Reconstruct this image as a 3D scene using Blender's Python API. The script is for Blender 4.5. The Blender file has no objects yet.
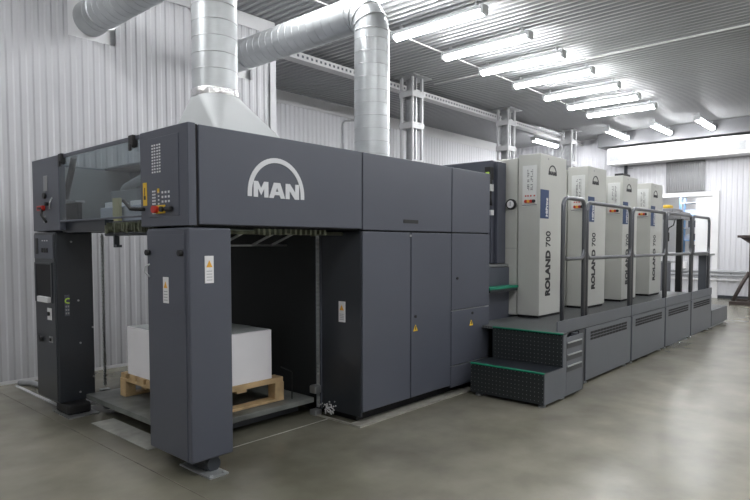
import bpy, bmesh, math, random
from mathutils import Vector, Matrix
random.seed(4)
C = bpy.context.scene.collection
sc = bpy.context.scene

# ------------------------------------------------------------------ materials
def mat(name, col, rough=.5, metal=0., var=0., vscale=3., bump=0., bscale=40., coat=0., emit=None, estr=0.):
    m = bpy.data.materials.new(name); m.use_nodes = True
    nt = m.node_tree; N = nt.nodes; L = nt.links
    b = N['Principled BSDF']
    b.inputs['Roughness'].default_value = rough
    b.inputs['Metallic'].default_value = metal
    b.inputs['Coat Weight'].default_value = coat
    c = (*col, 1)
    b.inputs['Base Color'].default_value = c
    tc = N.new('ShaderNodeTexCoord')
    n = N.new('ShaderNodeTexNoise'); n.inputs['Scale'].default_value = vscale; n.inputs['Detail'].default_value = 4
    L.new(tc.outputs['Object'], n.inputs['Vector'])
    r = N.new('ShaderNodeValToRGB')
    v = max(var, .03)
    r.color_ramp.elements[0].position = .3; r.color_ramp.elements[1].position = .7
    r.color_ramp.elements[0].color = (*[x*(1-v) for x in col], 1)
    r.color_ramp.elements[1].color = (*[min(1, x*(1+v)) for x in col], 1)
    L.new(n.outputs['Fac'], r.inputs['Fac']); L.new(r.outputs['Color'], b.inputs['Base Color'])
    if bump:
        n2 = N.new('ShaderNodeTexNoise'); n2.inputs['Scale'].default_value = bscale; n2.inputs['Detail'].default_value = 3
        L.new(tc.outputs['Object'], n2.inputs['Vector'])
        bp = N.new('ShaderNodeBump'); bp.inputs['Strength'].default_value = bump; bp.inputs['Distance'].default_value = .01
        L.new(n2.outputs['Fac'], bp.inputs['Height']); L.new(bp.outputs['Normal'], b.inputs['Normal'])
    if emit:
        b.inputs['Emission Color'].default_value = (*emit, 1); b.inputs['Emission Strength'].default_value = estr
    return m

def floor_mat():
    m = bpy.data.materials.new('polished_concrete'); m.use_nodes = True
    nt = m.node_tree; N = nt.nodes; L = nt.links; b = N['Principled BSDF']
    geo = N.new('ShaderNodeNewGeometry')
    def noise(s, d, rough=.55, vec=None, dist=0.):
        n = N.new('ShaderNodeTexNoise'); n.inputs['Scale'].default_value = s; n.inputs['Detail'].default_value = d
        n.inputs['Roughness'].default_value = rough; n.inputs['Distortion'].default_value = dist
        L.new(vec or geo.outputs['Position'], n.inputs['Vector']); return n
    def ramp(a, b_, c0, c1):
        r = N.new('ShaderNodeValToRGB'); e = r.color_ramp.elements
        e[0].position = a; e[1].position = b_; e[0].color = c0; e[1].color = c1; return r
    n1 = noise(.5, 4, .55, dist=.2)
    r1 = ramp(.2, .8, (.15, .143, .105, 1), (.39, .368, .305, 1)); L.new(n1.outputs['Fac'], r1.inputs['Fac'])
    n2 = noise(2.6, 5, .55)
    r2 = ramp(.15, .85, (.6, .6, .6, 1), (1.25, 1.25, 1.25, 1)); L.new(n2.outputs['Fac'], r2.inputs['Fac'])
    mx = N.new('ShaderNodeMix'); mx.data_type = 'RGBA'; mx.blend_type = 'MULTIPLY'; mx.inputs['Factor'].default_value = .8
    L.new(r1.outputs['Color'], mx.inputs['A']); L.new(r2.outputs['Color'], mx.inputs['B'])
    # oil and dirt worn into the concrete around the press (a stain with its own shape)
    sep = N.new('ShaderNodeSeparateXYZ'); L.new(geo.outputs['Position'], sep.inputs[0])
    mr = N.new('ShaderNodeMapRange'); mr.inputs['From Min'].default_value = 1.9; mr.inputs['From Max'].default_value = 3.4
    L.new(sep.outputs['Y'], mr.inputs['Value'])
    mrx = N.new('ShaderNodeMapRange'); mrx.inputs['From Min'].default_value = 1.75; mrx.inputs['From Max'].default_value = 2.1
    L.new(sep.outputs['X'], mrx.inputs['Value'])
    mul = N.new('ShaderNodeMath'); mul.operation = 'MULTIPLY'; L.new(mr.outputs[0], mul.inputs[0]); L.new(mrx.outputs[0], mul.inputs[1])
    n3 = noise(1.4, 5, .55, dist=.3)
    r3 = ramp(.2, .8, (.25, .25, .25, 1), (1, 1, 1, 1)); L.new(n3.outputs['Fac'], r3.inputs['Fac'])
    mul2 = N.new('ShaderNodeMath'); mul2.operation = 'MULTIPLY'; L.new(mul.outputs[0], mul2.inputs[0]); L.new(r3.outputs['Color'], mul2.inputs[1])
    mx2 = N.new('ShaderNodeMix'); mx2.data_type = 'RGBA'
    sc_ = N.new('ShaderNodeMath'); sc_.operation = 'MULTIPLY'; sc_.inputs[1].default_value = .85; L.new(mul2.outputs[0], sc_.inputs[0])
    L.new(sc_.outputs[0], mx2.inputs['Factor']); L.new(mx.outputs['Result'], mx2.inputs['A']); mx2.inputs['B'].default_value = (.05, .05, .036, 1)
    L.new(mx2.outputs['Result'], b.inputs['Base Color'])
    b.inputs['Roughness'].default_value = .27
    b.inputs['Specular IOR Level'].default_value = .55
    return m

def dot_mat(name, base, dot, pitch, rad, axes):
    """a sheet covered in a regular grid of small raised studs; axes: the two object axes of the grid"""
    m = mat(name, base, .55, .1); nt = m.node_tree; N = nt.nodes; L = nt.links; b = N['Principled BSDF']
    tc = N.new('ShaderNodeTexCoord'); sp = N.new('ShaderNodeSeparateXYZ'); L.new(tc.outputs['Object'], sp.inputs[0])
    outs = []
    for ax in axes:
        d = N.new('ShaderNodeMath'); d.operation = 'DIVIDE'; d.inputs[1].default_value = pitch; L.new(sp.outputs[ax], d.inputs[0])
        f = N.new('ShaderNodeMath'); f.operation = 'FRACT'; L.new(d.outputs[0], f.inputs[0])
        s = N.new('ShaderNodeMath'); s.operation = 'SUBTRACT'; s.inputs[1].default_value = .5; L.new(f.outputs[0], s.inputs[0])
        p = N.new('ShaderNodeMath'); p.operation = 'MULTIPLY'; L.new(s.outputs[0], p.inputs[0]); L.new(s.outputs[0], p.inputs[1]); outs.append(p)
    a = N.new('ShaderNodeMath'); a.operation = 'ADD'; L.new(outs[0].outputs[0], a.inputs[0]); L.new(outs[1].outputs[0], a.inputs[1])
    lt = N.new('ShaderNodeMath'); lt.operation = 'LESS_THAN'; lt.inputs[1].default_value = (rad/pitch)**2; L.new(a.outputs[0], lt.inputs[0])
    mx = N.new('ShaderNodeMix'); mx.data_type = 'RGBA'; L.new(lt.outputs[0], mx.inputs['Factor'])
    mx.inputs['A'].default_value = (*base, 1); mx.inputs['B'].default_value = (*dot, 1)
    L.new(mx.outputs['Result'], b.inputs['Base Color'])
    return m

def glass_mat(name, tint, refl=.12, rough=.05):
    m = bpy.data.materials.new(name); m.use_nodes = True; nt = m.node_tree; N = nt.nodes; L = nt.links
    N.clear(); o = N.new('ShaderNodeOutputMaterial'); t = N.new('ShaderNodeBsdfTransparent'); t.inputs[0].default_value = (*tint, 1)
    g = N.new('ShaderNodeBsdfGlossy'); g.inputs['Roughness'].default_value = rough
    mx = N.new('ShaderNodeMixShader'); mx.inputs[0].default_value = refl; L.new(t.outputs[0], mx.inputs[1]); L.new(g.outputs[0], mx.inputs[2])
    L.new(mx.outputs[0], o.inputs['Surface']); return m

M = dict(
    floor=floor_mat(),
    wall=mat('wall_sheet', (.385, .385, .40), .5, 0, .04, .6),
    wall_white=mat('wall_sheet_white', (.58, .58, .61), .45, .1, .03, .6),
    flash=mat('flashing', (.55, .55, .56), .45, .1),
    ceil=mat('ceiling_sheet', (.31, .315, .325), .46, .3, .05, .5),
    col_paint=mat('column_paint', (.36, .36, .37), .45, .1),
    bulkhead=mat('bulkhead_paint', (.13, .132, .14), .6),
    plain=mat('plain_wall_paint', (.6, .6, .6), .6),
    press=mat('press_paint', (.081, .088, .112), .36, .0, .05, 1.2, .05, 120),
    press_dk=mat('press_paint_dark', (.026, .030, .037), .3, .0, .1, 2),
    black=mat('black_plastic', (.012, .012, .013), .45),
    cavity=mat('machine_interior', (.012, .014, .015), .7),
    gap=mat('gap_black', (.004, .004, .006), .6),
    cream=mat('unit_cream_paint', (.50, .505, .475), .38, 0, .02, 2),
    cream_panel=mat('unit_panel_white', (.63, .64, .63), .4),
    galv=mat('galvanised_steel', (.50, .52, .53), .4, .7, .08, 5),
    galv_seam=mat('galvanised_seam', (.42, .43, .44), .45, .7),
    hood=mat('hood_sheet_painted', (.42, .435, .44), .55, .1, .03, 2),
    foil=mat('foil_tape', (.8, .8, .8), .25, .9, .1, 20, .6, 40),
    steel=mat('steel', (.4, .41, .42), .38, .8, .15, 8),
    steel_dirty=mat('dusty_steel_plate', (.17, .18, .17), .45, .3, .6, 3),
    rail=mat('railing_paint', (.13, .135, .15), .3, .5, .05, 4),
    deck=dot_mat('deck_sheet', (.07, .075, .078), (.15, .155, .16), .03, .007, ('X', 'Y')),
    riser=dot_mat('studded_riser', (.018, .022, .024), (.15, .16, .16), .040, .0045, ('Y', 'Z')),
    plat=mat('platform_paint', (.125, .135, .155), .36, .2, .05, 2),
    green=mat('green_nosing', (.010, .22, .13), .5),
    white=mat('label_white', (.75, .75, .76), .5),
    logo=mat('logo_silver', (.66, .67, .70), .4),
    ink=mat('print_black', (.015, .015, .018), .5),
    blue=mat('blue_label', (.012, .04, .125), .45),
    yellow=mat('yellow_plastic', (.75, .48, .03), .5),
    orange=mat('warning_orange', (.8, .42, .05), .5),
    red=mat('red_plastic', (.5, .03, .02), .4),
    green_led=mat('lime_sticker', (.55, .8, .08), .5),
    wood=mat('pine_board', (.52, .37, .20), .65, 0, .22, 9, .2, 60),
    paper=mat('paper_stack', (.88, .87, .90), .7, 0, .01, 3),
    duct_white=mat('white_duct', (.66, .66, .67), .4),
    grille=mat('grille_grey', (.3, .31, .32), .5),
    lamp_body=mat('lamp_housing', (.42, .43, .44), .4),
    glow=mat('lamp_diffuser', (.9, .9, .9), .4, emit=(.98, .99, 1.), estr=46.),
    conduit=mat('conduit_plastic', (.6, .6, .6), .5),
    rust=mat('rusty_brown_paint', (.045, .033, .03), .6, .2, .3, 6),
    curtain=mat('translucent_panel', (.25, .25, .26), .35, .2),
    greenish=mat('oily_mechanism', (.16, .17, .12), .45, .5, .5, 14),
    glass=glass_mat('tinted_acrylic', (.80, .83, .84), .12, .18),
    bluebox=mat('pale_plastic', (.5, .53, .6), .5),
    rack_blue_light=mat('blue_lit_rack', (.25, .45, .75), .5),  # blue window light behind the shelves, put into the rack's own colour
    seam_iron=mat('joint_strip', (.34, .33, .29), .6, .3, .2, 10),
    joint=mat('joint_filler', (.11, .095, .07), .8, 0, .5, 5),
)

# ------------------------------------------------------------------ geometry helpers
def box(bm, x0, x1, y0, y1, z0, z1):
    vs = [bm.verts.new((x, y, z)) for z in (z0, z1) for y in (y0, y1) for x in (x0, x1)]
    for f in ((0, 2, 3, 1), (4, 5, 7, 6), (0, 1, 5, 4), (2, 6, 7, 3), (0, 4, 6, 2), (1, 3, 7, 5)):
        bm.faces.new([vs[i] for i in f])
def cyl(bm, p0, p1, r, n=16, r1=None, caps=True):
    p0 = Vector(p0); p1 = Vector(p1); d = (p1-p0).normalized(); r1 = r if r1 is None else r1
    u = d.orthogonal().normalized(); v = d.cross(u)
    a = [bm.verts.new(p0+(u*math.cos(t)+v*math.sin(t))*r) for t in [2*math.pi*i/n for i in range(n)]]
    b = [bm.verts.new(p1+(u*math.cos(t)+v*math.sin(t))*r1) for t in [2*math.pi*i/n for i in range(n)]]
    for i in range(n):
        f = bm.faces.new((a[i], a[(i+1) % n], b[(i+1) % n], b[i])); f.smooth = True
    if caps: bm.faces.new(a[::-1]); bm.faces.new(b)
def tube(bm, pts, r, n=10):
    pts = [Vector(p) for p in pts]; rings = []; prev = None
    for i, p in enumerate(pts):
        d = ((pts[min(i+1, len(pts)-1)]-p).normalized()+(p-pts[max(i-1, 0)]).normalized())
        d = d.normalized()
        if prev is None: u = d.orthogonal().normalized()
        else: u = (prev-d*prev.dot(d)).normalized()
        prev = u; v = d.cross(u)
        rings.append([bm.verts.new(p+(u*math.cos(t)+v*math.sin(t))*r) for t in [2*math.pi*k/n for k in range(n)]])
    for a, b in zip(rings, rings[1:]):
        for i in range(n):
            f = bm.faces.new((a[i], a[(i+1) % n], b[(i+1) % n], b[i])); f.smooth = True
    bm.faces.new(rings[0][::-1]); bm.faces.new(rings[-1])
def prism(bm, poly, axis, a0, a1):
    """extrude a 2-D polygon along an axis; poly in the other two axes in order"""
    def P(p, a):
        if axis == 0: return (a, p[0], p[1])
        if axis == 1: return (p[0], a, p[1])
        return (p[0], p[1], a)
    A = [bm.verts.new(P(p, a0)) for p in poly]; B = [bm.verts.new(P(p, a1)) for p in poly]
    n = len(poly)
    bm.faces.new(A); bm.faces.new(B[::-1])
    for i in range(n): bm.faces.new((A[i], B[i], B[(i+1) % n], A[(i+1) % n]))
def rounded(path, r, n=5):
    """round the inner corners of a polyline"""
    P = [Vector(p) for p in path]; out = [P[0]]
    for a, b, c in zip(P, P[1:], P[2:]):
        d0 = (a-b).normalized(); d1 = (c-b).normalized(); s = b+d0*r; e = b+d1*r
        for i in range(n+1):
            t = i/n; out.append(s*(1-t)**2+b*2*t*(1-t)+e*t*t)
    out.append(P[-1]); return out
class B:
    def __init__(s): s.bm = bmesh.new()
    def box(s, *a): box(s.bm, *a); return s
    def cyl(s, *a, **k): cyl(s.bm, *a, **k); return s
    def tube(s, *a, **k): tube(s.bm, *a, **k); return s
    def prism(s, *a): prism(s.bm, *a); return s
def wl(o):
    v = Vector((0, 0, 0))
    while o is not None: v += o.location; o = o.parent
    return v
def obj(name, b, m, parent=None, bevel=0., seg=2, label=None):
    bm = b.bm
    bmesh.ops.recalc_face_normals(bm, faces=bm.faces)
    me = bpy.data.meshes.new(name); bm.to_mesh(me); bm.free()
    off = wl(parent) if parent is not None else Vector((0, 0, 0))
    me.transform(Matrix.Translation(-off))
    me.materials.append(M[m] if isinstance(m, str) else m)
    o = bpy.data.objects.new(name, me); C.objects.link(o)
    if parent is not None: o.parent = parent
    if bevel:
        md = o.modifiers.new('bevel', 'BEVEL'); md.width = bevel; md.segments = seg; md.limit_method = 'ANGLE'; md.angle_limit = .9
    if label: o['label'] = label
    return o
def thing(name, label, cat, loc=(0, 0, 0), group=None):
    o = bpy.data.objects.new(name, None); C.objects.link(o); o.location = loc; o.empty_display_size = .1
    o['label'] = label; o['category'] = cat
    if group: o['group'] = group
    return o
def tag(o, label, cat, group=None):
    o['label'] = label; o['category'] = cat
    if group: o['group'] = group
    return o
def struct(name, b, m, **k):
    o = obj(name, b, m, **k); o['kind'] = 'structure'; return o
def dup(root, delta, label, group=None):
    def cp(o, par):
        c = o.copy(); C.objects.link(c); c.parent = par
        for ch in [x for x in bpy.data.objects if x.parent == o]: cp(ch, c)
        return c
    r = cp(root, None); r.location = Vector(root.location)+Vector(delta); r['label'] = label
    if group: r['group'] = group
    return r
def text(body, size, mtx, m, parent, name='lettering', bold=0., xs=1., depth=.002):
    cu = bpy.data.curves.new('t', 'FONT'); cu.body = body; cu.size = size; cu.extrude = depth/2; cu.offset = bold; cu.resolution_u = 3
    t = bpy.data.objects.new('t', cu); C.objects.link(t); bpy.context.view_layer.update()
    me = bpy.data.meshes.new_from_object(t.evaluated_get(bpy.context.evaluated_depsgraph_get()))
    bpy.data.objects.remove(t); me.name = name
    xsv = [v.co.x for v in me.vertices]; w = max(xsv)-min(xsv)
    me.transform(Matrix.Translation((-min(xsv), 0, 0))); me.transform(Matrix.Diagonal((xs, 1, 1, 1)))
    me.transform(Matrix.Translation(-wl(parent)) @ mtx)
    me.materials.clear(); me.materials.append(M[m])
    o = bpy.data.objects.new(name, me); C.objects.link(o); o.parent = parent; return o

# corrugated sheet: profile runs along axis u, sheet stands in (u, z) for walls or lies flat for the ceiling
PROF = ((0, 0), (.045, 0), (.062, 1), (.108, 1), (.13, 0))
def corr_u(u0, u1, pitch=.13, d=.011, phase=0.):
    k = pitch/.13; out = []; u = math.floor((u0-phase)/pitch)*pitch+phase
    while u < u1:
        for a, h in PROF[:-1]:
            out.append((u+a*k, h*d))
        u += pitch
    pts = [p for p in out if u0 < p[0] < u1]
    return [(u0, 0)]+pts+[(u1, 0)]
def corr_wall(b, axis, u0, u1, z0, z1, plane, sign, **k):
    pr = corr_u(u0, u1, **k); prev = None
    for u, h in pr:
        q = plane+sign*h
        p = (u, q) if axis == 'x' else (q, u)
        a = b.bm.verts.new((p[0], p[1], z0)); c = b.bm.verts.new((p[0], p[1], z1))
        if prev: b.bm.faces.new((prev[0], a, c, prev[1]))
        prev = (a, c)

# ------------------------------------------------------------------ the room
ZC = 4.80; W1 = 7.134; W2 = 10.10; XF = 18.6; XB = -5.0; YS = -6.0; XE = 5.70
struct('floor', B().box(XB-.3, XF+4.2, YS-.3, W2+.3, -.15, 0), 'floor')
b = B(); prev = None
for u, h in corr_u(XB, XF+.0, d=.032):
    a = b.bm.verts.new((u, YS, ZC+h)); c = b.bm.verts.new((u, W2, ZC+h))
    if prev: b.bm.faces.new((prev[0], a, c, prev[1]))
    prev = (a, c)
struct('ceiling', b, 'ceil')
# back wall beside the delivery with two duct openings
OP = [(2.767, 3.308), (4.734, 5.274)]; OZ0, OZ1 = 3.866, 4.42
b = B()
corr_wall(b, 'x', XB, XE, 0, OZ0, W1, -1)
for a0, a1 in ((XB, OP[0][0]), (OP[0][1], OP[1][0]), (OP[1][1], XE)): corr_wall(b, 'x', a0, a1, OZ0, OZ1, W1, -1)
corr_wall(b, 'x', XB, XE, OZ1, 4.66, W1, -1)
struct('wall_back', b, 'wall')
b = B()
for a0, a1 in OP: b.box(a0-.03, a1+.03, W1+.06, W1+.1, OZ0-.03, OZ1+.03)
struct('trim_1', b, 'duct_white')
struct('trim_2', B().box(XB, XE, W1-.035, W1-.024, 4.60, 4.79), 'flash')
struct('trim_3', B().box(XE-.09, XE+.02, W1-.032, W1-.022, 0, 4.6).box(XE, XE+.02, W1-.03, W1+.1, 0, 4.6), 'wall')
struct('trim_4', B().box(XB, XE, W1-.03, W1-.022, 0, .035), 'flash')
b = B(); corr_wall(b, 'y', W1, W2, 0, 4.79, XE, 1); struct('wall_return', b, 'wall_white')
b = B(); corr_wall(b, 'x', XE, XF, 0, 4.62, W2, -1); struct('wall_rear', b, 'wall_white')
struct('trim_5', B().box(XE, XF, W2-.04, W2-.026, 4.52, 4.79), 'flash')
# far wall with the opening into the next room
WY0, WY1, WZ0, WZ1 = 4.02, 6.3, 1.26, 2.84
b = B()
corr_wall(b, 'y', YS, WY0, 0, 4.79, XF, -1); corr_wall(b, 'y', WY1, W2, 0, 4.79, XF, -1)
corr_wall(b, 'y', WY0, WY1, 0, WZ0, XF, -1); corr_wall(b, 'y', WY0, WY1, WZ1, 4.79, XF, -1)
struct('wall_far', b, 'wall_white')
fr = B().box(XF-.06, XF+.1, WY0-.17, WY0, WZ0-.06, WZ1+.13).box(XF-.06, XF+.1, WY1, WY1+.17, WZ0-.06, WZ1+.13)
fr.box(XF-.06, XF+.1, WY0, WY1, WZ1, WZ1+.13).box(XF-.08, XF+.1, WY0, WY1, WZ0-.06, WZ0)
fr.box(XF-.05, XF-.022, WY0-.17, WY0-.02, 0, WZ0-.06)
struct('window_1', fr, 'duct_white', bevel=.005)
w = bpy.data.objects['window_1']
obj('shutter', B().box(XF-.02, XF+.03, WY0, WY0+.42, WZ0, WZ1), 'duct_white', w, label='white shutter leaf covering the right end of the opening')
struct('trim_8', B().box(XF-.72, XF+.02, YS, 7.0, 4.40, 4.79), 'bulkhead')
# next room, seen through the opening
struct('wall_beyond', B().box(XF+4, XF+4.1, 1, W2, 0, 3.4).box(XF+.12, XF+4, .9, 1, 0, 3.4).box(XF+.12, XF+4, W2, W2+.1, 0, 3.4), 'duct_white')
struct('ceiling_beyond', B().box(XF+.12, XF+4, 1, W2, 3.4, 3.5), 'duct_white')
struct('trim_6', B().box(XF-.11, XF-.03, YS, WY0-.2, 0, .09).box(XF-.11, XF-.03, WY0, W2, 0, .09), 'press_dk')
struct('wall_left', B().box(XB-.1, XB, YS, W1, 0, ZC), 'plain')
struct('wall_front', B().box(XB, XF, YS-.1, YS, 0, ZC), 'plain')
# floor joints
struct('trim_7', B().box(1.888, 1.895, YS, W1-.04, 0, .0015), 'joint')

# grey translucent panel above the opening
tag(obj('wall_panel', B().box(XF-.07, XF-.035, 4.225, 5.235, 2.99, 3.86), 'curtain', bevel=.004), 'grey translucent corrugated panel set in far wall above the window opening', 'panel')
b = B()
for i in range(16): b.cyl((XF-.07, 4.27+i*.061, 3.0), (XF-.07, 4.27+i*.061, 3.85), .014, n=8)
obj('rib', b, 'curtain', bpy.data.objects['wall_panel'])['kind'] = 'stuff'

# rack of shelves in the next room
rk = thing('storage_rack', 'storage rack with blue light put into its colour, seen through the far window opening', 'shelf', (XF+2.4, 5.1, 0))
for yy in (4.82, 5.42): obj('upright', B().box(XF+2.2, XF+2.24, yy-.03, yy+.03, 0, 3.0).box(XF+2.7, XF+2.74, yy-.03, yy+.03, 0, 3.0), 'rack_blue_light', rk)
for k in range(7): obj('shelf', B().box(XF+2.2, XF+2.74, 4.85, 5.39, .4+k*.4, .43+k*.4), 'rack_blue_light' if k % 2 else 'bluebox', rk)
bx = None
for k, (y0, y1, z, h) in enumerate(((4.9, 5.1, 1.63, .2), (5.12, 5.3, 1.63, .16), (4.88, 5.2, 2.03, .22), (4.95, 5.3, 2.43, .18), (4.9, 5.15, 1.23, .25))):
    tag(obj('storage_box', B().box(XF+2.28, XF+2.66, y0, y1, z, z+h), 'bluebox' if k % 2 else 'press'), ['pale box on the rack shelf level with the opening middle, left', 'small dark box beside the pale one on the middle rack shelf', 'pale wide box on the second rack shelf from the top', 'dark box on the top visible rack shelf', 'pale box on the lowest visible rack shelf'][k], 'box')

# ------------------------------------------------------------------ ceiling lamps
def lamp(x, y0, y1, label, along='y'):
    t = thing('ceiling_light', label, 'light', (x, (y0+y1)/2, 4.79), 'linear ceiling lights in the row over the press')
    xx = x
    def bx_(b, a0, a1, u0, u1, z0, z1):
        return b.box(x+a0, x+a1, u0, u1, z0, z1)
    prof = [(-.076, 4.661), (-.076, 4.685), (-.05, 4.725), (.05, 4.725), (.076, 4.685), (.076, 4.661)]
    b = B(); prism(b.bm, [(x+p, z) for p, z in prof], 1, y0, y1); obj('housing', b, 'lamp_body', t, bevel=.004)
    n = 11; pr = [(x+.068*math.cos(-.05+(math.pi+.1)*i/n), 4.655-.07*math.sin(-.05+(math.pi+.1)*i/n)) for i in range(n+1)]
    b = B(); prism(b.bm, pr, 1, y0+.03, y1-.03); obj('diffuser', b, 'glow', t)
    for yy in (y0+.12, y1-.12): obj('bracket', B().box(x-.03, x+.03, yy-.015, yy+.015, 4.725, 4.80), 'steel', t)
    obj('end_cap', B().box(x-.076, x+.076, y0-.02, y0+.03, 4.60, 4.725), 'lamp_body', t, bevel=.008)
    obj('end_cap', B().box(x-.076, x+.076, y1-.03, y1+.02, 4.60, 4.725), 'lamp_body', t, bevel=.008)
    return t
names = ['partly hidden behind the duct elbow', 'nearest one right of the duct elbow', 'second lamp right of the duct elbow', 'third lamp right of the duct elbow', 'fourth lamp right of the duct elbow', 'fifth lamp right of the duct elbow', 'second to last of its row', 'farthest of its row']
L0 = lamp(5.80, 4.33, 5.9, 'long ceiling light over the press, '+names[0])
for i, x in enumerate((7.06, 8.36, 9.54, 10.78, 12.1, 13.3, 14.42)):
    dup(L0, (x-5.8, 0, 0), 'long ceiling light over the press, '+names[i+1])
# the same lamps over the rest of the hall (out of the frame)
for r, (yy, xs_) in enumerate(((5.9, (4.5, 2.2, -.2)), (1.2, (-2.2, .6, 3.1, 5.9, 8.7, 11.5, 14.3)), (-2.6, (1., 4.5, 8., 11.5, 15.)))):
    for x in xs_: dup(L0, (x-5.8, yy-5.9, 0), 'long white ceiling light outside the photograph', 'linear ceiling lights of the rest of the hall')
def lamp_x(y, label):
    o = dup(L0, (17.0-5.8, y-5.115, -.07), label, 'ceiling lights along the far wall'); o.rotation_euler = (0, 0, -math.pi/2); return o
for y, s in ((8.25, 'seen above the nearest cream tower'), (6.1, 'left of the three above the white air duct'), (4.95, 'middle of the three above the white air duct'), (3.9, 'right of the three above the white air duct')):
    lamp_x(y, 'white ceiling light near the far wall, '+s)
dup(L0, (XF+2-5.8, 5-5.1, -1.4), 'ceiling light of the next room', 'ceiling lights of the next room')
tag(obj('conduit', B().cyl((3., 5.98, 4.76), (14.5, 5.98, 4.76), .012, n=8), 'conduit'), 'thin pale cable conduit linking the left ends of the long ceiling lights', 'pipe')
tag(obj('conduit', B().cyl((9.98, 7.3, 4.77), (9.98, 5.98, 4.77), .012, n=8), 'conduit'), 'thin pale conduit branching across the ceiling behind the nearest lattice column', 'pipe')
tag(obj('conduit', B().cyl((10.41, 4.3, 4.77), (10.41, YS+.05, 4.77), .016, n=8), 'conduit'), 'pale conduit running across the open ceiling right of the row of lights', 'pipe')
tag(obj('conduit', B().tube(rounded([(10.5, 10.06, 4.5), (10.12, 10.06, 4.42), (10.1, 10.06, .0)], .1), .02, n=8), 'steel'), 'grey vertical cable pipe on the rear wall left of the second vertical duct', 'pipe')

# ------------------------------------------------------------------ cable tray and lattice columns
t = thing('cable_tray', 'long pale perforated cable tray under the ceiling passing the lattice columns', 'cable tray', (12, 7.75, 4.6))
obj('tray', B().box(5.8, 18.5, 7.68, 7.69, 4.60, 4.72).box(5.8, 18.5, 7.86, 7.87, 4.60, 4.72).box(5.8, 18.5, 7.69, 7.86, 4.60, 4.607), 'flash', t)
b = B()
for i in range(120): b.box(5.9+i*.105, 5.94+i*.105, 7.674, 7.68, 4.64, 4.68)
obj('perforation', b, 'press', t)['kind'] = 'stuff'
b = B()
for k in range(3): b.cyl((5.8, 7.72+k*.045, 4.63), (18.5, 7.72+k*.045, 4.63), .018, n=6)
obj('cable', b, 'grille', t)['kind'] = 'stuff'
def column(x, label):
    t = thing('lattice_column', label, 'column', (x, 7.42, 0), 'grey steel lattice columns behind the press')
    for dx in (-.15, .15):
        for dy in (-.135, .135):
            obj('post', B().box(x+dx-.025, x+dx+.025, 7.42+dy-.025, 7.42+dy+.025, 0, 4.8), 'col_paint', t, bevel=.004)
    for z in (.5, 1.3, 2.2, 3.05, 3.78, 4.40):
        obj('batten_plate', B().box(x-.19, x+.19, 7.25, 7.26, z, z+.12).box(x-.19, x+.19, 7.58, 7.59, z, z+.12).box(x-.188, x-.176, 7.26, 7.58, z, z+.12).box(x+.176, x+.188, 7.26, 7.58, z, z+.12), 'col_paint', t)
    obj('base_plate', B().box(x-.35, x+.35, 7.1, 7.74, 0, .02), 'steel', t)
    obj('head_plate', B().box(x-.3, x+.3, 7.15, 7.66, 4.78, 4.80), 'steel', t)
    obj('web', B().box(x-.02, x+.02, 7.3, 7.54, 0, 4.78), 'steel', t)
    return t
c0 = column(9.4, 'pale steel lattice column right behind the second vertical duct')
dup(c0, (3.75, 0, 0), 'pale steel lattice column rising above the nearest cream tower')
dup(c0, (7.4, 0, 0), 'pale steel lattice column farthest back, above the second cream tower')

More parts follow.
